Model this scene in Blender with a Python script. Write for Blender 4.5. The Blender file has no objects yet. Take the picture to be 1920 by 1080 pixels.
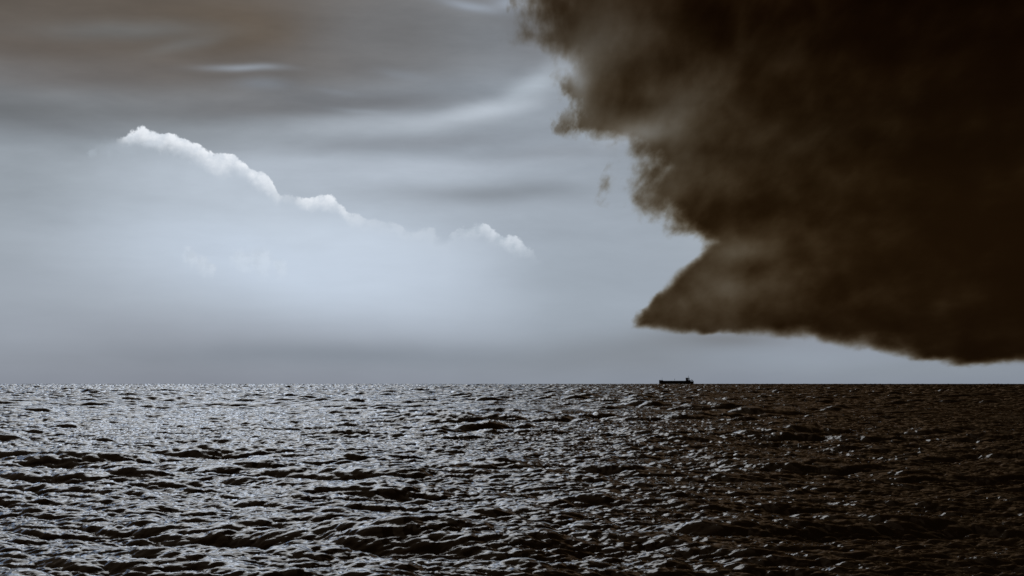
import bpy, bmesh, math
import numpy as np
from mathutils import Vector

R = math.radians
scene = bpy.context.scene
COL = scene.collection

# ------------------------------------------------------------------ camera
FPX = 2955.0            # focal length in photo pixels (1920 wide)
CAM_H = 4.3             # eye height above the water, metres
EARTH = 6371000.0
DIP_PX = math.sqrt(2 * CAM_H / EARTH) * FPX
cam_d = bpy.data.cameras.new("camera")
cam = bpy.data.objects.new("camera", cam_d)
COL.objects.link(cam)
cam.location = (0, 0, CAM_H)
cam.rotation_euler = (R(90), 0, 0)
cam_d.sensor_width = 36.0
cam_d.lens = FPX / 1920 * 36.0
HZ = 720.0 - DIP_PX     # photo row of true level
cam_d.shift_y = (HZ - 540.0) / 1920.0
cam_d.clip_start = 0.5
cam_d.clip_end = 200000.0
scene.camera = cam

scene.view_settings.view_transform = 'Standard'
scene.view_settings.look = 'None'
scene.view_settings.exposure = -1.0   # exposed for the bright overcast
scene.view_settings.gamma = 1.0
scene.cycles.volume_bounces = 2
scene.cycles.max_bounces = 6
scene.cycles.sample_clamp_indirect = 6.0
scene.cycles.volume_max_steps = 512
scene.cycles.use_denoising = False
scene.cycles.use_adaptive_sampling = False

# ------------------------------------------------------------------ sun (behind thin overcast, up and to the left)
SUN_AZ = -13.0          # degrees, negative = left of the view axis (+Y)
SUN_EL = 29.0
sun_d = bpy.data.lights.new("sun", 'SUN')
sun_d.energy = 0.5
sun_d.angle = R(24)
sun_d.color = (0.88, 0.93, 0.98)
sun = bpy.data.objects.new("sun", sun_d)
COL.objects.link(sun)
sdir = Vector((math.sin(R(SUN_AZ)) * math.cos(R(SUN_EL)), math.cos(R(SUN_AZ)) * math.cos(R(SUN_EL)), math.sin(R(SUN_EL))))
sun.rotation_euler = sdir.to_track_quat('Z', 'Y').to_euler()
sun.location = (0, 0, 300)

# ------------------------------------------------------------------ node helper
class NT:
    def __init__(s, tree):
        s.t = tree; s.n = tree.nodes; s.l = tree.links
    def put(s, sock, v):
        if v is None: return
        if isinstance(v, bpy.types.NodeSocket): s.l.new(v, sock)
        else: sock.default_value = v
    def m(s, op, a, b=None, c=None, clamp=False):
        nd = s.n.new('ShaderNodeMath'); nd.operation = op; nd.use_clamp = clamp
        s.put(nd.inputs[0], a); s.put(nd.inputs[1], b); s.put(nd.inputs[2], c)
        return nd.outputs[0]
    def vm(s, op, a, b=None, sc=None):
        nd = s.n.new('ShaderNodeVectorMath'); nd.operation = op
        s.put(nd.inputs[0], a); s.put(nd.inputs[1], b)
        if sc is not None: s.put(nd.inputs['Scale'], sc)
        return nd.outputs[0]
    def xyz(s, x, y, z):
        nd = s.n.new('ShaderNodeCombineXYZ'); s.put(nd.inputs[0], x); s.put(nd.inputs[1], y); s.put(nd.inputs[2], z)
        return nd.outputs[0]
    def sep(s, v):
        nd = s.n.new('ShaderNodeSeparateXYZ'); s.put(nd.inputs[0], v); return nd.outputs
    def noise(s, v, scale, detail=6.0, rough=0.55, dist=0.0, lac=2.0, color=False):
        nd = s.n.new('ShaderNodeTexNoise'); s.put(nd.inputs['Vector'], v)
        nd.inputs['Scale'].default_value = scale; nd.inputs['Detail'].default_value = detail
        nd.inputs['Roughness'].default_value = rough; nd.inputs['Distortion'].default_value = dist
        nd.inputs['Lacunarity'].default_value = lac
        return nd.outputs['Color' if color else 'Fac']
    def ss(s, v, a, b, lo=0.0, hi=1.0, kind='SMOOTHSTEP'):
        nd = s.n.new('ShaderNodeMapRange'); nd.interpolation_type = kind
        s.put(nd.inputs['Value'], v)
        for k, q in zip((1, 2, 3, 4), (a, b, lo, hi)): s.put(nd.inputs[k], q)
        return nd.outputs[0]
    def ramp(s, v, pts, interp='B_SPLINE'):
        nd = s.n.new('ShaderNodeValToRGB'); s.put(nd.inputs[0], v)
        cr = nd.color_ramp; cr.interpolation = interp
        while len(cr.elements) > 1: cr.elements.remove(cr.elements[-1])
        cr.elements[0].position = pts[0][0]; cr.elements[0].color = (*pts[0][1], 1)
        for p, c in pts[1:]:
            e = cr.elements.new(p); e.color = (*c, 1)
        return nd.outputs[0]
    def curve(s, v, pts, vec=False):
        nd = s.n.new('ShaderNodeFloatCurve'); s.put(nd.inputs['Value'], v)
        c = nd.mapping.curves[0]; nd.mapping.use_clip = False
        pts = sorted(pts)
        c.points[0].location = pts[0]; c.points[1].location = pts[-1]
        for p in pts[1:-1]: c.points.new(*p)
        for p in c.points: p.handle_type = 'VECTOR' if vec else 'AUTO_CLAMPED'
        nd.mapping.update()
        return nd.outputs[0]
    def mix(s, f, a, b, mode='MIX'):
        nd = s.n.new('ShaderNodeMix'); nd.data_type = 'RGBA'; nd.blend_type = mode
        s.put(nd.inputs[0], f)
        for q, v in ((6, a), (7, b)):
            if isinstance(v, tuple): v = (*v[:3], 1)
            s.put(nd.inputs[q], v)
        return nd.outputs[2]
    def gauss(s, X, Y, cx, cy, sx, sy, ang=0.0):
        """soft elliptical blob exp(-(u^2+v^2)); ang in degrees, rising to the right when positive"""
        dx = s.m('SUBTRACT', X, cx); dy = s.m('SUBTRACT', Y, cy)
        c, q = math.cos(R(ang)), math.sin(R(ang))
        u = s.m('MULTIPLY_ADD', dx, c / sx, s.m('MULTIPLY', dy, q / sx))
        v = s.m('MULTIPLY_ADD', dx, -q / sy, s.m('MULTIPLY', dy, c / sy))
        r2 = s.m('ADD', s.m('MULTIPLY', u, u), s.m('MULTIPLY', v, v))
        return s.m('EXPONENT', s.m('MULTIPLY', r2, -1.0))

def srgb(r, g, b):
    def f(c):
        c /= 255.0
        return c / 12.92 if c <= 0.04045 else ((c + 0.055) / 1.055) ** 2.4
    return (f(r), f(g), f(b))

# ------------------------------------------------------------------ world: Nishita daylight seen through layered veils of overcast
world = bpy.data.worlds.new("World"); scene.world = world
world.use_nodes = True
wt = world.node_tree
for nd in list(wt.nodes): wt.nodes.remove(nd)
w = NT(wt)
STR = 0.075        # reference strength the layer colours are given for
out = w.n.new('ShaderNodeOutputWorld'); bg = w.n.new('ShaderNodeBackground'); bg.inputs[1].default_value = 0.15
w.l.new(bg.outputs[0], out.inputs[0])
sky = w.n.new('ShaderNodeTexSky'); sky.sky_type = 'NISHITA'; sky.sun_disc = False
sky.sun_elevation = R(SUN_EL); sky.sun_rotation = R(SUN_AZ)
tc = w.n.new('ShaderNodeTexCoord')
D = w.vm('NORMALIZE', tc.outputs['Generated'])
dx, dy, dz = w.sep(D)
# bearing and elevation in degrees * 51.57 (so that one unit is 1/51.57 degree)
K = 180 / math.pi * (FPX * math.pi / 180)
AZ = w.m('MULTIPLY', w.m('ARCTAN2', dx, dy), FPX)
EL = w.m('MULTIPLY', w.m('ARCSINE', dz), FPX)
def A(px): return math.atan((px - 960) / FPX) * FPX
def E(px, py): return math.atan((HZ - py) / math.hypot(FPX, px - 960)) * FPX

# wind-drawn streaks: noise stretched along the bearing
P = w.xyz(w.m('MULTIPLY', AZ, 1 / 1000), w.m('MULTIPLY', EL, 1 / 1000), 0.0)
warp = w.vm('SCALE', w.vm('SUBTRACT', w.noise(P, 2.2, 3, 0.5, color=True), (0.5, 0.5, 0.5)), sc=110.0)
wx, wy, _ = w.sep(warp)
AW = w.m('ADD', AZ, w.m('MULTIPLY', wx, 1.4)); EW = w.m('MULTIPLY_ADD', wy, 0.45, EL)
Pst = w.xyz(w.m('MULTIPLY', AW, 1 / 1000), w.m('MULTIPLY', EW, 5.0 / 1000), 3.7)
streak = w.noise(Pst, 1.6, 5, 0.5)
Pst2 = w.xyz(w.m('MULTIPLY', AW, 1 / 1000), w.m('MULTIPLY', EW, 3.2 / 1000), 9.1)
streak2 = w.noise(Pst2, 4.2, 6, 0.52)
soft = w.noise(P, 2.6, 3, 0.5)

# base veil by elevation (units: EL 0 horizon .. 720 top of the photo)
t = w.m('MULTIPLY', EL, 1 / 3000.0)
def S(r, g, b): return tuple(c / STR for c in srgb(r, g, b))
BASE = [(0.0, (127, 136, 150)), (0.012, (133, 142, 155)), (0.03, (143, 152, 165)), (0.055, (158, 168, 180)),
        (0.085, (163, 173, 183)), (0.115, (157, 167, 176)), (0.15, (142, 150, 158)), (0.175, (129, 134, 140)), (0.205, (110, 110, 111)),
        (0.24, (98, 91, 84)), (0.30, (100, 95, 90)), (0.42, (110, 108, 106)), (0.50, (62, 52, 40)), (0.75, (34, 26, 17)), (1.0, (26, 19, 11))]
base = w.ramp(t, [(p, tuple(x for x in srgb(*c))) for p, c in BASE], 'EASE')
base = w.vm('SCALE', base, sc=1 / STR)
col = w.mix(0.02, base, sky.outputs[0])

def lay(col, mask, rgb, k=1.0):
    return w.mix(w.m('MULTIPLY', mask, k, clamp=True), col, S(*rgb))
def g(cx, cy, sx, sy, ang=0.0, X=None, Y=None):
    return w.gauss(AW if X is None else X, EW if Y is None else Y, A(cx), E(cx, cy), sx, sy, ang)

# the brown sheet, top left; ends towards the storm cloud
brownm = w.m('MULTIPLY', w.ss(EW, 430, 640), w.ss(AW, A(960), A(330)))
col = lay(col, brownm, (94, 86, 78), 0.85)
# cooler grey, right of centre under the sheet
col = lay(col, g(900, 230, 330, 260), (142, 151, 161), 0.85)
col = lay(col, g(1120, 450, 240, 210), (151, 160, 171), 0.8)
# broad luminous area, centre left
col = lay(col, g(600, 490, 480, 105, -6), (200, 213, 229), 0.97)
col = lay(col, g(700, 345, 430, 52, -3), (180, 190, 202), 0.8)
# glow of scattered light under the long cumulus
col = lay(col, g(430, 365, 230, 42, -24), (188, 199, 211), 0.6)
# drawn-out streaks: dark
for cx, cy, sx, sy, an, c, k in [
    (420, 70, 190, 62, 5, (95, 84, 72), 1.0), (60, 90, 190, 40, 4, (98, 88, 79), 0.8), (120, 150, 260, 26, 5, (99, 91, 85), 0.7),
    (600, 130, 330, 50, 3, (105, 101, 98), 0.6), (470, 210, 240, 18, 2, (104, 103, 104), 0.6), (700, 195, 170, 24, 0, (109, 111, 115), 0.75),
    (760, 272, 230, 17, 3, (133, 139, 147), 0.75), (1050, 290, 150, 16, 3, (134, 140, 148), 0.6), (930, 361, 190, 20, 1, (134, 141, 149), 0.85),
    (150, 245, 190, 18, -3, (118, 121, 126), 0.7), (720, 665, 420, 26, 0, (129, 137, 147), 0.8), (1220, 655, 230, 40, 4, (113, 115, 119), 0.85), (1330, 640, 120, 16, 0, (100, 97, 94), 0.5),
    (1010, 60, 60, 60, 0, (112, 112, 115), 0.4)]:
    col = lay(col, g(cx, cy, sx, sy, an), c, k)
# drawn-out streaks: light
for cx, cy, sx, sy, an, c, k in [
    (230, 62, 150, 17, 3, (113, 113, 112), 0.8), (330, 90, 60, 12, 14, (114, 114, 113), 0.6), (445, 133, 72, 6, 2, (150, 158, 168), 0.75),
    (480, 163, 52, 11, 0, (126, 132, 140), 0.7), (760, 143, 42, 10, -12, (133, 139, 147), 0.7), (640, 175, 50, 5, -5, (128, 133, 140), 0.6),
    (680, 213, 60, 5, -5, (136, 143, 151), 0.6), (720, 238, 230, 20, 2, (163, 171, 180), 0.8), (890, 216, 125, 16, 11, (182, 191, 201), 0.95),
    (1000, 166, 70, 21, 27, (174, 184, 194), 0.9), (1075, 130, 30, 30, 45, (165, 173, 183), 0.5), (880, 8, 60, 9, -8, (155, 165, 178), 0.8), (980, 2, 50, 14, 0, (160, 170, 184), 0.8),
    (250, 275, 110, 26, 0, (150, 160, 168), 0.6), (800, 317, 260, 14, 2, (170, 179, 190), 0.6), (1180, 255, 60, 20, 20, (160, 168, 178), 0.5),
    (1280, 640, 60, 18, -10, (124, 130, 137), 0.4), (1500, 675, 300, 30, -3, (148, 157, 168), 0.85), (1750, 700, 260, 22, 0, (136, 144, 153), 0.7)]:
    col = lay(col, g(cx, cy, sx, sy, an), c, k)
for cx, cy, sx, sy, an, c, k in [(-20, 320, 270, 150, 0, (142, 150, 158), 0.6), (60, 205, 260, 34, 0, (112, 115, 118), 0.8), (0, 560, 220, 120, 0, (150, 158, 168), 0.5), (1080, 540, 190, 150, 0, (152, 162, 172), 0.7), (740, 60, 150, 60, 0, (109, 109, 110), 0.8)]:
    col = lay(col, g(cx, cy, sx, sy, an), c, k)
# streak texture modulates the whole veil, weakly near the horizon
amp = w.ss(EW, 120, 560, 0.14, 0.5)
mod = w.m('MULTIPLY_ADD', w.m('SUBTRACT', streak, 0.5), amp, 1.0)
mod = w.m('MULTIPLY', mod, w.m('MULTIPLY_ADD', w.m('SUBTRACT', streak2, 0.5), w.m('MULTIPLY', amp, 0.8), 1.0))
mod = w.m('MULTIPLY', mod, w.m('MULTIPLY_ADD', w.m('SUBTRACT', soft, 0.5), 0.12, 1.0))
fine = w.noise(w.xyz(w.m('MULTIPLY', AW, 1 / 1000), w.m('MULTIPLY', EW, 4.0 / 1000), 5.5), 11.0, 7, 0.6)
mod = w.m('MULTIPLY', mod, w.m('MULTIPLY_ADD', w.m('SUBTRACT', fine, 0.5), w.m('MULTIPLY', amp, 0.45), 1.0))
col = w.vm('SCALE', col, sc=mod)
# small bright cumulus, lit from above left, dissolving downwards
PC = w.vm('SCALE', P, sc=26.0)
cw = w.vm('SCALE', w.vm('SUBTRACT', w.noise(PC, 0.9, 5, 0.55, color=True), (0.5, 0.5, 0.5)), sc=22.0)
cwx, cwy, _ = w.sep(cw)
CX = w.m('ADD', AZ, cwx); CY = w.m('ADD', EL, cwy)
bil = w.noise(PC, 1.1, 9, 0.6)
bil2 = w.noise(w.vm('ADD', PC, (0.22, -0.28, 0.0)), 1.1, 9, 0.6)
relief = w.m('SUBTRACT', bil, bil2)
def cumulus(col, spine, bright, k, fade, depth=30, thr=0.0, wid=0.16, namp=3.5):
    f = None
    (x0, y0, _), (x1, y1, _) = spine[0], spine[-1]
    ax, ay, bx_, by_ = A(x0), E(x0, y0), A(x1), E(x1, y1); sl = (by_ - ay) / (bx_ - ax)
    tl = w.m('SUBTRACT', CY, w.m('MULTIPLY_ADD', CX, sl, ay - sl * ax))
    for px, py, r_ in spine:
        a_ = w.m('MULTIPLY', w.m('SUBTRACT', CX, A(px)), 1 / (r_ * 1.2)); c_ = w.m('SUBTRACT', CY, E(px, py))
        c_ = w.m('MULTIPLY', c_, w.m('MULTIPLY_ADD', w.m('LESS_THAN', c_, 0.0), 1 / (r_ * fade) - 1 / r_, 1 / r_))
        v = w.m('SUBTRACT', 1.0, w.m('SQRT', w.m('ADD', w.m('MULTIPLY', a_, a_), w.m('MULTIPLY', c_, c_))))
        f = v if f is None else w.m('SMOOTH_MAX', f, v, 0.2)
    f2 = w.m('MULTIPLY_ADD', w.m('SUBTRACT', bil, 0.5), namp, f)
    edge_ = w.m('MULTIPLY', w.ss(f2, thr, thr + wid), w.ss(w.m('MULTIPLY_ADD', w.m('SUBTRACT', bil, 0.5), 40.0, tl), -depth, depth * 0.3))
    body = w.m('MULTIPLY', edge_, w.ss(w.m('MULTIPLY_ADD', relief, 1.6, f2), -0.1, 0.8, 0.6, 1.0))
    shade = w.ss(w.m('MULTIPLY', relief, 1.0), -0.16, 0.14)
    c = w.mix(shade, S(*[q_ * 0.93 for q_ in bright]), S(*bright))
    return w.mix(w.m('MULTIPLY', body, k, clamp=True), col, c)
ridge = [(60, 330), (170, 285), (232, 262), (262, 254), (300, 264), (335, 262), (370, 285), (415, 300), (440, 296), (470, 318), (505, 336), (520, 362), (560, 376), (600, 366), (630, 374), (660, 402), (730, 418), (800, 428), (835, 450), (862, 424), (905, 420), (945, 436), (985, 458), (1010, 480), (1080, 540)]
tx = w.m('MULTIPLY', w.m('SUBTRACT', CX, A(60)), 1 / (A(1080) - A(60)))
def along(pts, lo=0.0, hi=1.0, vec=True):
    c = w.curve(tx, [((A(a) - A(60)) / (A(1080) - A(60)), (b - lo) / (hi - lo)) for a, b in pts], vec)
    return w.m('MULTIPLY_ADD', c, hi - lo, lo)
rid = w.m('SUBTRACT', HZ, along(ridge, 200, 600))
tt = w.m('MULTIPLY_ADD', w.m('SUBTRACT', bil, 0.5), 46.0, w.m('SUBTRACT', rid, CY))
inx = w.m('MULTIPLY', w.ss(AZ, A(120), A(260)), w.ss(AZ, A(1040), A(860)))
bankm = w.m('MULTIPLY', w.m('MULTIPLY', w.ss(tt, -2, 26), w.m('EXPONENT', w.m('MULTIPLY', w.m('MAXIMUM', tt, 0.0), -1 / 95.0))), inx)
col = lay(col, bankm, (200, 211, 224), 0.42)
kr = along([(215, 0.0), (238, 0.9), (300, 0.98), (480, 0.98), (512, 0.8), (528, 0.35), (552, 0.15), (572, 0.8), (600, 0.92), (640, 0.9), (662, 0.45), (700, 0.2), (800, 0.3), (835, 0.1), (866, 0.45), (900, 0.9), (975, 0.8), (1004, 0.1), (1020, 0.0)])
Tk = along([(60, 14), (235, 26), (300, 46), (500, 46), (530, 18), (570, 32), (640, 36), (700, 34), (830, 34), (880, 30), (960, 44), (1010, 20), (1080, 10)], 0, 50)
rimm = w.m('MULTIPLY', w.ss(tt, 0.0, 6.0), w.ss(tt, Tk, w.m('MULTIPLY', Tk, 0.15)))
shade = w.ss(relief, -0.16, 0.12)
hot = w.ss(AZ, A(560), A(880))
rc = w.mix(shade, w.mix(hot, S(212, 220, 229), S(182, 193, 204)), w.mix(hot, S(238, 243, 249), S(212, 220, 229)))
col = w.mix(w.m('MULTIPLY', rimm, kr, clamp=True), col, rc)
col = cumulus(col, [(358, 480, 15), (378, 490, 17), (394, 504, 12)], (208, 218, 229), 0.6, 2.0, 40, 0.0, 0.6, 2.0)
col = cumulus(col, [(455, 488, 22), (488, 484, 26), (525, 496, 18)], (208, 219, 231), 0.55, 2.4, 50, -0.1, 0.8, 1.5)
col = cumulus(col, [(176, 288, 11), (212, 286, 12)], (170, 180, 190), 0.5, 1.8, 18, 0.0, 0.5)
# broad bright sky patch added above the picture to make the water sparkle
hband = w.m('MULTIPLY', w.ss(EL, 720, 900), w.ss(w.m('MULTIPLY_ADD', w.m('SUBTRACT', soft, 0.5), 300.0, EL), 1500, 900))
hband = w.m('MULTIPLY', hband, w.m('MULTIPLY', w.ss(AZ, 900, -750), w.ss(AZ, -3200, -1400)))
SEA_FILL = 8.0
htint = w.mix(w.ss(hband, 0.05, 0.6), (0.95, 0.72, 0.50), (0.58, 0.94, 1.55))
col = w.vm('ADD', col, w.vm('SCALE', htint, sc=w.m('MULTIPLY', w.m('MULTIPLY', hband, SEA_FILL), w.ss(streak, 0.25, 0.75, 0.5, 1.5))))
# unseen right-hand and rear sky: dark brown added, toned for the water's reflections
right = w.m('MAXIMUM', w.m('MULTIPLY', w.ss(AZ, 20, 700), w.ss(EL, 650, 1000)), w.ss(AZ, 1300, 2000))
col = w.mix(w.m('MULTIPLY', right, 0.95), col, w.mix(w.ss(w.m('MULTIPLY_ADD', w.m('SUBTRACT', soft, 0.5), 700.0, EL), 1300, 2300), w.mix(w.ss(AZ, 300, 1100), S(135, 110, 84), S(54, 43, 30)), S(26, 19, 11)))
rear = w.ss(dy, 0.25, -0.35)
col = w.mix(w.m('MULTIPLY', rear, 0.9), col, S(48, 42, 36))
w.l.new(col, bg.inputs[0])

# ------------------------------------------------------------------ tags
def tag(o, label=None, cat=None, kind=None, group=None):
    if label: o['label'] = label
    if cat: o['category'] = cat
    if kind: o['kind'] = kind
    if group: o['group'] = group
    return o

def material(name):
    mt = bpy.data.materials.new(name); mt.use_nodes = True
    for nd in list(mt.node_tree.nodes): mt.node_tree.nodes.remove(nd)
    return mt, NT(mt.node_tree)

# ------------------------------------------------------------------ sea
rng = np.random.default_rng(11)

def ocean_tile(L, N, wind_deg, lp, lmin, lmax, hs, spread, seed):
    """random sea patch: returns height, x and y choppy displacement, normalised to significant height hs"""
    r = np.random.default_rng(seed)
    k1 = np.fft.fftfreq(N, L / N) * 2 * np.pi
    kx, ky = np.meshgrid(k1, k1, indexing='xy')
    k = np.hypot(kx, ky); k[0, 0] = 1
    th = np.arctan2(ky, kx); d = th - R(wind_deg)
    kp = 2 * np.pi / lp
    c2 = np.cos(d)
    sp = np.where(c2 > 0, np.abs(c2) ** spread, 0.06 * np.abs(c2) ** spread)
    S_ = k ** -4.0 * np.exp(-1.25 * (kp / k) ** 2) * (sp + 0.012)
    lam = 2 * np.pi / k
    S_ *= (lam >= lmin) * (lam <= lmax); S_[0, 0] = 0
    a = (r.normal(size=(N, N)) + 1j * r.normal(size=(N, N))) * np.sqrt(S_)
    h = np.fft.ifft2(a).real
    q = hs / 4 / h.std()
    X = np.fft.ifft2(-1j * kx / k * a).real * q
    Y = np.fft.ifft2(-1j * ky / k * a).real * q
    return (L, (h * q).astype(np.float32), X.astype(np.float32), Y.astype(np.float32))

def samp(tile, x, y, rot, ox, oy):
    L, h, X, Y = tile; N = h.shape[0]
    c, s = math.cos(R(rot)), math.sin(R(rot))
    u = ((c * x + s * y + ox) / L * N) % N; v = ((-s * x + c * y + oy) / L * N) % N
    i = np.floor(u).astype(np.int32); j = np.floor(v).astype(np.int32)
    fu = (u - i).astype(np.float32); fv = (v - j).astype(np.float32)
    i %= N; j %= N; i2 = (i + 1) % N; j2 = (j + 1) % N
    o = []
    for f in (h, X, Y):
        o.append((f[j, i] * (1 - fu) + f[j, i2] * fu) * (1 - fv) + (f[j2, i] * (1 - fu) + f[j2, i2] * fu) * fv)
    return o[0], c * o[1] - s * o[2], s * o[1] + c * o[2]

QUALITY = 1.0
def sea_grid():
    th_in = R(20.5); n_in = int(1250 * QUALITY)
    a = list(np.linspace(-th_in, th_in, n_in))
    step = a[1] - a[0]
    right, t_, s_ = [], th_in, step
    while t_ < math.pi - 0.02:
        s_ = min(s_ * 1.035, R(4)); t_ += s_
        right.append(min(t_, math.pi - 0.02))
    th = np.array([-q for q in right[::-1]] + a + right)
    rr, r_ = [], 12.0
    while r_ < 20: rr.append(r_); r_ *= 1.012
    g_ = 0.0014 / QUALITY
    while r_ < 9500: rr.append(r_); r_ *= 1 + g_
    for q in (10500, 13000, 18000, 26000): rr.append(q)
    rr = np.array([0.3, 2, 4, 6, 8, 10] + rr)
    return th, rr

th, rr = sea_grid()
nt, nr = len(th), len(rr)
Rg, Tg = np.meshgrid(rr.astype(np.float64), th, indexing='ij')
X0 = Rg * np.sin(Tg); Y0 = Rg * np.cos(Tg)
drow = np.gradient(rr)[:, None]
hsum = np.zeros_like(X0); xs = np.zeros_like(X0); ys = np.zeros_like(X0)
WIND = -106.0           # waves run towards the viewer, a little to the left
layers = [  # tile, rot, offset, choppiness, shortest wavelength
    (ocean_tile(173, 1024, WIND, 10.5, 3.0, 60, 0.70, 8.0, 5), 0, 11, 7, 1.1, 3.0),
    (ocean_tile(109, 1024, WIND, 6.0, 1.2, 12, 0.30, 8.0, 6), 12, 3, 40, 1.1, 1.2),
    (ocean_tile(37, 1024, WIND, 1.8, 0.3, 3.2, 0.17, 7.0, 7), -10, 5, 1, 1.0, 0.3),
    (ocean_tile(11.3, 1024, WIND, 0.6, 0.07, 1.0, 0.062, 6.0, 8), 14, 0, 2, 0.9, 0.1),
]
gust = samp(ocean_tile(900, 256, 60, 300, 60, 900, 4.0, 0.5, 21), X0, Y0, 0, 50, 90)[0]
gustm = np.clip(1.0 + 0.22 * gust, 0.5, 1.6)
group = np.clip(0.95 + 0.55 * samp(ocean_tile(260, 256, 20, 60, 20, 300, 4.0, 0.5, 33), X0, Y0, 0, 5, 9)[0], 0.45, 1.75)
off = 1.0 + 0.7 * np.clip((Rg - 70) / 400, 0, 1)     # higher seas offshore
for tl, rot, ox, oy, chop, lmin in layers:
    tl_dir = tl
    h, dxx, dyy = samp(tl_dir, X0, Y0, rot, ox, oy)
    f = np.clip((lmin * 9 - drow) / (lmin * 6), 0, 1)
    if lmin > 1: f = f * off
    f = f * (gustm if lmin < 1 else group if lmin > 2 else 0.5 + 0.5 * group)
    hsum += h * f; xs += dxx * chop * f; ys += dyy * chop * f
fade = np.clip((rr - 3) / 6, 0, 1)[:, None] * np.clip((12000 - rr) / 2500, 0, 1)[:, None]
Z = hsum * fade - Rg ** 2 / (2 * EARTH)
X = X0 + xs * fade; Y = Y0 + ys * fade
co = np.stack([X, Y, Z], -1).astype(np.float32).reshape(-1, 3)
idx = np.arange(nr * nt, dtype=np.int32).reshape(nr, nt)
q = np.stack([idx[:-1, :-1], idx[:-1, 1:], idx[1:, 1:], idx[1:, :-1]], -1).reshape(-1, 4)[:, ::-1]
# close the seam behind the camera and the hub
sq = np.stack([idx[:-1, -1], idx[:-1, 0], idx[1:, 0], idx[1:, -1]], -1)[:, ::-1]
q = np.concatenate([q, sq]).astype(np.int32)
me = bpy.data.meshes.new("sea")
me.vertices.add(len(co)); me.vertices.foreach_set("co", co.ravel())
nf = len(q)
me.loops.add(nf * 4); me.loops.foreach_set("vertex_index", q.ravel())
me.polygons.add(nf)
me.polygons.foreach_set("loop_start", np.arange(nf, dtype=np.int32) * 4)
me.polygons.foreach_set("use_smooth", np.ones(nf, dtype=bool))
me.update(calc_edges=True)
del X0, Y0, Rg, Tg, hsum, xs, ys, X, Y, Z, gust, gustm
sea = bpy.data.objects.new("sea", me); COL.objects.link(sea)
tag(sea, "dark choppy open sea reaching to a straight horizon", None, "structure")

mt, n = material("sea_water")
o_ = n.n.new('ShaderNodeOutputMaterial'); p = n.n.new('ShaderNodeBsdfPrincipled')
n.l.new(p.outputs[0], o_.inputs[0])
tcn = n.n.new('ShaderNodeTexCoord'); ob = tcn.outputs['Object']
p.inputs['Base Color'].default_value = (0.050, 0.030, 0.012, 1)
p.inputs['Roughness'].default_value = 0.05
p.inputs['IOR'].default_value = 1.333
p.inputs['Specular Tint'].default_value = (1.0, 0.79, 0.58, 1)   # brown tone put into the reflections off steep facets
map1 = n.n.new('ShaderNodeMapping'); n.l.new(ob, map1.inputs[0])
map1.inputs['Rotation'].default_value = (0, 0, R(-9)); map1.inputs['Scale'].default_value = (0.27, 1, 1)
n1 = n.noise(map1.outputs[0], 7.0, 2.5, 0.55, 0.4)
n2 = n.noise(map1.outputs[0], 1.4, 2, 0.5, 0.3)
ln = n.n.new('ShaderNodeVectorMath'); ln.operation = 'LENGTH'; n.l.new(ob, ln.inputs[0])   # rougher water offshore
hh = n.m('ADD', n.m('MULTIPLY', n1, 0.015), n.m('MULTIPLY', n2, n.ss(ln.outputs['Value'], 60, 600, 0.05, 0.10)))
b = n.n.new('ShaderNodeBump'); b.inputs['Strength'].default_value = 1.0; b.inputs['Distance'].default_value = 1.0
n.l.new(hh, b.inputs['Height']); n.l.new(b.outputs[0], p.inputs['Normal'])
me.materials.append(mt)

# ------------------------------------------------------------------ storm cloud: a real volume 20 km out
CD = 20000.0; U = CD / FPX        # one local unit = one photo pixel at that distance
def cloud_mesh(name, outline, thick, mat, bevel=0.0, loc_y=CD):
    """closed slab-like body with rounded rim from an outline in local units"""
    bm = bmesh.new()
    c = Vector((sum(p[0] for p in outline) / len(outline), sum(p[1] for p in outline) / len(outline)))
    rings = []
    for yy, k in ((-1.0, 0.0), (-0.8, bevel * 0.55), (-0.35, bevel), (0.35, bevel), (0.8, bevel * 0.55), (1.0, 0.0)):
        ring = []
        for px, pz in outline:
            d = Vector((px - c.x, pz - c.y)); dn = d.normalized()
            ring.append(bm.verts.new((px + dn.x * k, yy * thick, pz + dn.y * k)))
        rings.append(ring)
    N_ = len(outline)
    for a_, b_ in zip(rings, rings[1:]):
        for i in range(N_):
            bm.faces.new((a_[i], a_[(i + 1) % N_], b_[(i + 1) % N_], b_[i]))
    bm.faces.new(rings[0]); bm.faces.new(rings[-1][::-1])
    bmesh.ops.recalc_face_normals(bm, faces=bm.faces)
    m_ = bpy.data.meshes.new(name); bm.to_mesh(m_); bm.free()
    m_.materials.append(mat)
    o = bpy.data.objects.new(name, m_); COL.objects.link(o)
    s_ = loc_y / FPX
    o.location = (0, loc_y, CAM_H); o.scale = (s_, s_, s_)
    return o

edge = [(-400, 930), (-200, 940), (-60, 975), (0, 985), (20, 978), (45, 985), (68, 958), (82, 968), (98, 1040), (140, 1050), (200, 1052), (238, 1072), (252, 1115), (262, 1165), (285, 1196),
        (310, 1192), (345, 1172), (378, 1170), (392, 1215), (415, 1245), (440, 1275), (455, 1322), (470, 1318), (485, 1298), (520, 1256), (552, 1222), (578, 1202), (596, 1192), (612, 1189), (640, 1178), (700, 1178)]
bott = [(1150, 614), (1194, 617), (1240, 622), (1320, 628), (1420, 630), (1525, 637), (1550, 652), (1610, 656), (1690, 668), (1780, 676), (1920, 681), (2200, 690), (2600, 690), (3200, 690)]

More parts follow.
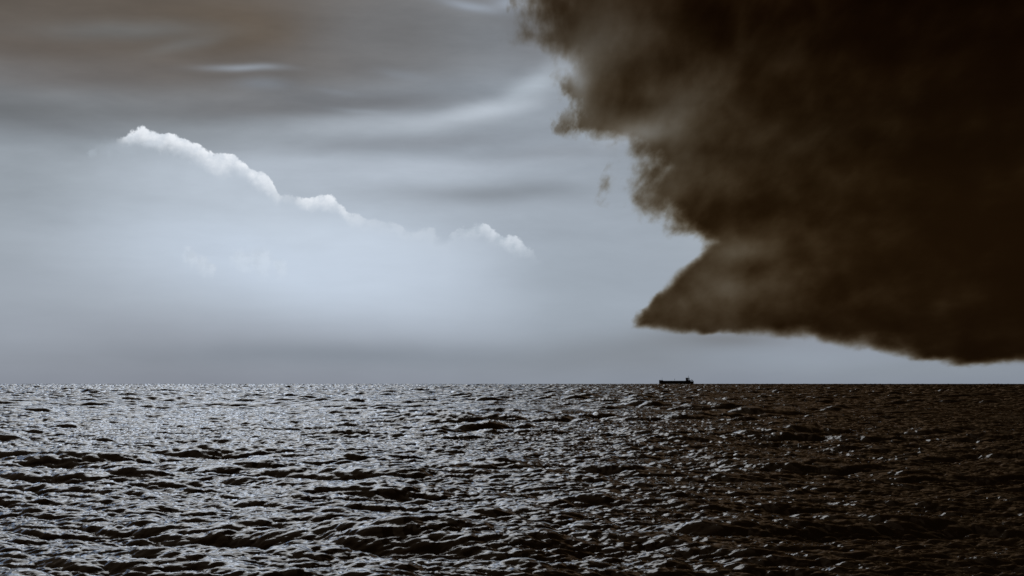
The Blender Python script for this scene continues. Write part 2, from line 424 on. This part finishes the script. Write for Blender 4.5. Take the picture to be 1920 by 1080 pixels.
mt, n = material("storm_vapour")
o_ = n.n.new('ShaderNodeOutputMaterial')
tcn = n.n.new('ShaderNodeTexCoord'); ob = tcn.outputs['Object']
x, y, z = n.sep(ob)
PX = n.m('ADD', x, 960.0); PY = n.m('SUBTRACT', HZ, z)
Pn = n.vm('MULTIPLY', ob, (0.01, 0.0016, 0.01))
wv = n.vm('SUBTRACT', n.noise(Pn, 0.9, 9, 0.62, color=True), (0.5, 0.5, 0.5))
w1, _, w2 = n.sep(wv)
lump = n.noise(n.vm('ADD', Pn, (7.3, 1.1, 4.2)), 2.3, 9, 0.66)
big = n.noise(n.vm('ADD', Pn, (2.3, 5.1, 8.2)), 0.42, 4, 0.5)
low = n.ss(PY, 440, 475)                                   # the lower, crisper tower
wamp = n.ss(low, 0.0, 1.0, 75.0, 22.0)
PXw = n.m('MULTIPLY_ADD', w1, wamp, n.m('ADD', PX, n.ss(low, 0.0, 1.0, 14.0, 0.0))); PYw = n.m('MULTIPLY_ADD', w2, wamp, PY)
ec = n.curve(n.m('MULTIPLY', n.m('ADD', PYw, 400), 1 / 1100.0), [((a_ + 400) / 1100.0, (b_ - 900) / 500.0) for a_, b_ in edge], True)
ex = n.m('MULTIPLY_ADD', ec, 500.0, 900.0)
bc = n.curve(n.m('MULTIPLY', n.m('SUBTRACT', n.m('MULTIPLY_ADD', w1, 14.0, PX), 1100), 1 / 2200.0), [((a_ - 1100) / 2200.0, (b_ - 600) / 100.0) for a_, b_ in bott], True)
by = n.m('MULTIPLY_ADD', bc, 100.0, 600.0)
sA = n.m('SUBTRACT', PXw, ex)
sA = n.m('MULTIPLY_ADD', n.m('SUBTRACT', lump, 0.5), n.ss(low, 0, 1, 250.0, 60.0), sA)
sB = n.m('MULTIPLY', n.m('SUBTRACT', by, n.m('MULTIPLY_ADD', w2, 30.0, PY)), 1.1)
sB = n.m('MULTIPLY_ADD', n.m('SUBTRACT', lump, 0.5), n.ss(PX, 1400, 1600, 28.0, 60.0), sB)
sB = n.m('MULTIPLY', sB, n.ss(PX, 1400, 1700, 1.0, 0.45))
sd = n.m('SMOOTH_MIN', sA, sB, 4.0)
rim = n.ss(sd, -2.0, n.m('MULTIPLY', n.ss(big, 0.38, 0.62, 20.0, 105.0), n.ss(low, 0, 1, 1.0, 0.28)))
# broad thinner and thicker regions inside
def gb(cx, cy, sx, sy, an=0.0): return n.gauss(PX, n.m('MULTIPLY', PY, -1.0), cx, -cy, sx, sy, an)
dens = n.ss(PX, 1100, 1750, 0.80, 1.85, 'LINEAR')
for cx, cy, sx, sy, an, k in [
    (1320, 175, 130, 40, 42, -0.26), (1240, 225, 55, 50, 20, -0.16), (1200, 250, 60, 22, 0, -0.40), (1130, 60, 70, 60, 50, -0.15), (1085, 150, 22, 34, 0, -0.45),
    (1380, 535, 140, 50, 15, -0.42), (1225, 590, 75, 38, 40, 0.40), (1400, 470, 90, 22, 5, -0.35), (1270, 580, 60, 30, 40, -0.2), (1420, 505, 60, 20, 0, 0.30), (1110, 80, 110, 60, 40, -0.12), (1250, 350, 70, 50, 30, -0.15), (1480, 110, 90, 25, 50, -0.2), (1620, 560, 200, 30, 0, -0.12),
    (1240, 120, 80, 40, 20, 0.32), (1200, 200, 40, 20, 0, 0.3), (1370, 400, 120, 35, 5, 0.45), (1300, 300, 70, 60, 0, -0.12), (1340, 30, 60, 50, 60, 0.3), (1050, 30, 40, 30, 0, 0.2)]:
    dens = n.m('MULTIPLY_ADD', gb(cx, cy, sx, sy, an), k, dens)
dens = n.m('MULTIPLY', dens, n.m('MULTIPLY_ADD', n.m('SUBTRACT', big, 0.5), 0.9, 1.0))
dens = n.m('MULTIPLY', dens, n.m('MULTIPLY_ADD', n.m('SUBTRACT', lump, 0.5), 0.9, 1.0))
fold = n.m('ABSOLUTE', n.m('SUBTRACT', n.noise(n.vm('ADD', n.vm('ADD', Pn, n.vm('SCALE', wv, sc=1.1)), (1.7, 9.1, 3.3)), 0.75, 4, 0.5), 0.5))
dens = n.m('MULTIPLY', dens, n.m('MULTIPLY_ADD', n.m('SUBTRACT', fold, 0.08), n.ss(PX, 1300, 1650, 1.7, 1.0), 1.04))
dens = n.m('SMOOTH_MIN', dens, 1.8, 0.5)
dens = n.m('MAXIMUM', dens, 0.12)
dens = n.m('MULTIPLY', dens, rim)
scrap = n.m('MULTIPLY', n.m('ADD', gb(1133, 348, 13, 44, -8), gb(1088, 262, 30, 14, -20)), n.ss(lump, 0.46, 0.60, 0.0, 0.55))
dens = n.m('ADD', dens, scrap)
TH = 70.0                                                  # half thickness, local units
depth = TH * 2 * U
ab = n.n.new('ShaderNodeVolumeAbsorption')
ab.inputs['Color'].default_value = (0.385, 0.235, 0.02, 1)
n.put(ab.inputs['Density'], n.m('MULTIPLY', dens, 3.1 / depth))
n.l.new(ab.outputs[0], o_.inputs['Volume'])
mt.cycles.volume_step_rate = 0.15
outl = []
for a_, b_ in edge:
    if a_ <= 603: outl.append((b_ - 960 - 62, HZ - a_))
ex0, pts = [], []
for a_, b_ in [(-400, 860)] + [(e[0], e[1] - 55) for e in edge if -200 <= e[0] <= 560] + [(612, 1165), (632, 1190), (650, 1500), (672, 1560), (690, 1700), (700, 1920), (706, 2600), (700, 3200), (-400, 3200)]:
    pts.append((b_ - 960, HZ - a_))
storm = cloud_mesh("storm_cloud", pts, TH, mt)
tag(storm, "huge dark brown storm cloud with ragged edge filling the right side of the sky", "cloud")

# ------------------------------------------------------------------ cargo ship
def mesh_obj(name, bm, mat, parent=None, smooth=False):
    bmesh.ops.recalc_face_normals(bm, faces=bm.faces)
    m_ = bpy.data.meshes.new(name); bm.to_mesh(m_); bm.free(); m_.materials.append(mat)
    if smooth:
        for p_ in m_.polygons: p_.use_smooth = True
    o = bpy.data.objects.new(name, m_); COL.objects.link(o); o.parent = parent
    return o
def box(bm, x0, x1, y0, y1, z0, z1, dx0=0.0, dx1=0.0):
    """box whose top face is shifted in x by dx0 / dx1 at its ends"""
    v = [bm.verts.new(c) for c in ((x0, y0, z0), (x1, y0, z0), (x1, y1, z0), (x0, y1, z0), (x0 + dx0, y0, z1), (x1 + dx1, y0, z1), (x1 + dx1, y1, z1), (x0 + dx0, y1, z1))]
    for f in ((0, 1, 2, 3), (4, 5, 6, 7), (0, 1, 5, 4), (1, 2, 6, 5), (2, 3, 7, 6), (3, 0, 4, 7)): bm.faces.new([v[i] for i in f])
def tube(bm, a, b_, r0, r1=None, seg=10):
    a, b_ = Vector(a), Vector(b_); r1 = r0 if r1 is None else r1
    zq = (b_ - a).to_track_quat('Z', 'Y')
    rings = []
    for p_, r_ in ((a, r0), (b_, r1)):
        rings.append([bm.verts.new(p_ + zq @ Vector((math.cos(2 * math.pi * i / seg) * r_, math.sin(2 * math.pi * i / seg) * r_, 0))) for i in range(seg)])
    for i in range(seg): bm.faces.new((rings[0][i], rings[0][(i + 1) % seg], rings[1][(i + 1) % seg], rings[1][i]))
    bm.faces.new(rings[0]); bm.faces.new(rings[1])

def paint(name, c, rough=0.6, c2=None, scale=0.6):
    mt, n = material(name)
    o_ = n.n.new('ShaderNodeOutputMaterial'); p = n.n.new('ShaderNodeBsdfPrincipled'); n.l.new(p.outputs[0], o_.inputs[0])
    t_ = n.n.new('ShaderNodeTexCoord')
    ns = n.noise(t_.outputs['Object'], scale, 6, 0.65)
    c2 = c2 or tuple(q_ * 0.55 for q_ in c)
    n.l.new(n.mix(n.ss(ns, 0.4, 0.65), c, c2), p.inputs['Base Color'])
    p.inputs['Roughness'].default_value = rough
    return mt
hullp = paint("hull_paint", (0.022, 0.013, 0.007), 0.6, (0.035, 0.018, 0.008), 0.25)
deckp = paint("deck_paint", (0.03, 0.02, 0.012), 0.8)
housep = paint("deckhouse_paint", (0.06, 0.042, 0.026), 0.6)
steelp = paint("mast_paint", (0.04, 0.03, 0.022), 0.5)
glassm = paint("dark_glass", (0.01, 0.01, 0.012), 0.1)
boatp = paint("lifeboat_paint", (0.10, 0.04, 0.012), 0.5)

SD = 5030.0
ship = bpy.data.objects.new("cargo_ship", None); COL.objects.link(ship)
ship.location = ((1268 - 960) / FPX * SD, SD, -(SD ** 2) / (2 * EARTH) + 0.8)
ship.empty_display_size = 10
tag(ship, "long low dark cargo ship in silhouette on the horizon, wheelhouse at the right end", "ship")
# local x along the ship, bow at -55, stern at +55
bm = bmesh.new()
st = [(-55, 0.3, 12.0), (-54.2, 2.0, 12.0), (-51, 5.0, 11.8), (-46, 7.2, 11.4), (-42.5, 8.0, 11.1), (-42.2, 8.0, 9.3), (-25, 8.5, 8.9), (0, 8.5, 8.7), (30, 8.5, 8.7), (44, 8.3, 8.9), (44.2, 8.3, 8.2), (51, 7.4, 8.4), (55, 5.8, 8.6)]
secs = []
for i, (x_, hw, top) in enumerate(st):
    rake = 1.2 if i < 3 else 0.0
    bw = hw * (0.35 if i < 2 else 0.75 if i < 4 else 0.93)
    secs.append([bm.verts.new(c) for c in ((x_ + rake * 1.8, 0, -3.5), (x_ + rake, -bw, -2.8), (x_, -hw, 3.0), (x_, -hw, top), (x_, 0, top + 0.25), (x_, hw, top), (x_, hw, 3.0), (x_ + rake, bw, -2.8))])
for a_, b_ in zip(secs, secs[1:]):
    for i in range(8): bm.faces.new((a_[i], a_[(i + 1) % 8], b_[(i + 1) % 8], b_[i]))
bm.faces.new(secs[0]); bm.faces.new(secs[-1])
hull = mesh_obj("hull", bm, hullp, ship)
bm = bmesh.new(); box(bm, -41, 29.5, -6.4, 6.4, 8.6, 9.75)
for k in range(9): box(bm, -40.4 + k * 7.8, -33.4 + k * 7.8, -6.1, 6.1, 9.75, 10.05)
mesh_obj("hatch_cover", bm, deckp, ship)
bm = bmesh.new()
for s_ in (-1, 1):
    for x_ in np.linspace(-54, -43, 8):
        hw = 1.2 + (x_ + 54) / 11 * 6.6
        tube(bm, (x_, s_ * hw, 11.4), (x_, s_ * hw, 12.9), 0.07, seg=5)
    tube(bm, (-54, s_ * 1.2, 12.9), (-43, s_ * 7.8, 12.9), 0.07, seg=5)
    mesh_obj("bow_rail", bm, steelp, ship); bm = bmesh.new()
bm.free()
bm = bmesh.new(); box(bm, 30.6, 45.2, -7.6, 7.6, 8.5, 11.9)
lower = mesh_obj("deckhouse", bm, housep, ship)
bm = bmesh.new(); box(bm, 31.0, 37.0, -7.2, 7.2, 11.9, 19.6, -0.6, 0.1); box(bm, 30.2, 37.4, -8.2, 8.2, 16.6, 16.85)
br = mesh_obj("bridge_tower", bm, housep, ship)
for zz in (12.8, 15.0, 17.7):
    for k in range(7):
        bm = bmesh.new(); box(bm, 30.28 + 0.6 - (0.08 * (zz - 11)) , 31.2, -6.2 + k * 1.9, -5.0 + k * 1.9, zz, zz + 0.95)
        mesh_obj("window", bm, glassm, br)
bm = bmesh.new(); box(bm, 30.4, 42.2, -3.4, 3.4, 18.4, 19.2)
mesh_obj("bridge_roof", bm, housep, br)
bm = bmesh.new(); box(bm, 39.0, 42.0, -2.6, 2.6, 11.9, 18.4, 0.0, -0.3)
fn = mesh_obj("funnel", bm, steelp, ship)
bm = bmesh.new(); tube(bm, (40.2, 0.8, 18.4), (40.6, 0.8, 20.3), 0.35); tube(bm, (40.2, -0.8, 18.4), (40.6, -0.8, 20.3), 0.35)
mesh_obj("exhaust_pipe", bm, steelp, fn)
bm = bmesh.new(); tube(bm, (38.0, 0, 19.2), (38.4, 0, 26.2), 0.55, 0.3); tube(bm, (38.2, -2.4, 23.2), (38.2, 2.4, 23.2), 0.16); box(bm, 37.3, 39.4, -0.25, 0.25, 24.2, 24.7)
mesh_obj("radar_mast", bm, steelp, ship)
bm = bmesh.new(); tube(bm, (-45.2, 0, 11.2), (-45.2, 0, 21.0), 0.36, 0.2); tube(bm, (-45.2, -1.4, 17.8), (-45.2, 1.4, 17.8), 0.12)
mesh_obj("fore_mast", bm, steelp, ship)
bm = bmesh.new(); tube(bm, (-5.2, 0, 9.5), (-5.2, 0, 14.4), 0.28, 0.28)
bmesh.ops.create_icosphere(bm, subdivisions=2, radius=1.15)
for v in bm.verts[-42:]: v.co += Vector((-5.2, 0, 15.2))
mesh_obj("signal_mast", bm, steelp, ship)
bm = bmesh.new()
lb = [(46.4, 0.2, 12.2), (47.2, 0.9, 12.5), (49.0, 1.25, 12.4), (51.2, 1.2, 11.6), (52.8, 0.8, 10.9), (53.4, 0.2, 10.6)]
ringl = []
for x_, r_, zc in lb:
    ringl.append([bm.verts.new((x_, r_ * 1.1 * math.cos(q_), zc + r_ * math.sin(q_))) for q_ in np.linspace(0, 2 * math.pi, 10, endpoint=False)])
for a_, b_ in zip(ringl, ringl[1:]):
    for i in range(10): bm.faces.new((a_[i], a_[(i + 1) % 10], b_[(i + 1) % 10], b_[i]))
bm.faces.new(ringl[0]); bm.faces.new(ringl[-1])
mesh_obj("lifeboat", bm, boatp, ship, True)
bm = bmesh.new()
for s_ in (-1, 1):
    tube(bm, (52.6, s_ * 1.5, 8.4), (49.2, s_ * 1.5, 12.6), 0.16); tube(bm, (48.2, s_ * 1.5, 8.4), (49.2, s_ * 1.5, 12.6), 0.14)
    mesh_obj("boat_davit", bm, steelp, ship); bm = bmesh.new()
bm.free()
bm = bmesh.new()
for x_ in np.linspace(46, 54.5, 7): tube(bm, (x_, -6.0, 8.3), (x_, -6.0, 9.6), 0.07, seg=5)
tube(bm, (46, -6.0, 9.6), (54.5, -6.0, 9.6), 0.07, seg=5)
mesh_obj("stern_rail", bm, steelp, ship)
bm = bmesh.new(); tube(bm, (54.4, 0, 8.6), (55.2, 0, 11.4), 0.1); mesh_obj("flagstaff", bm, steelp, ship)
print("sea verts", nr, nt)
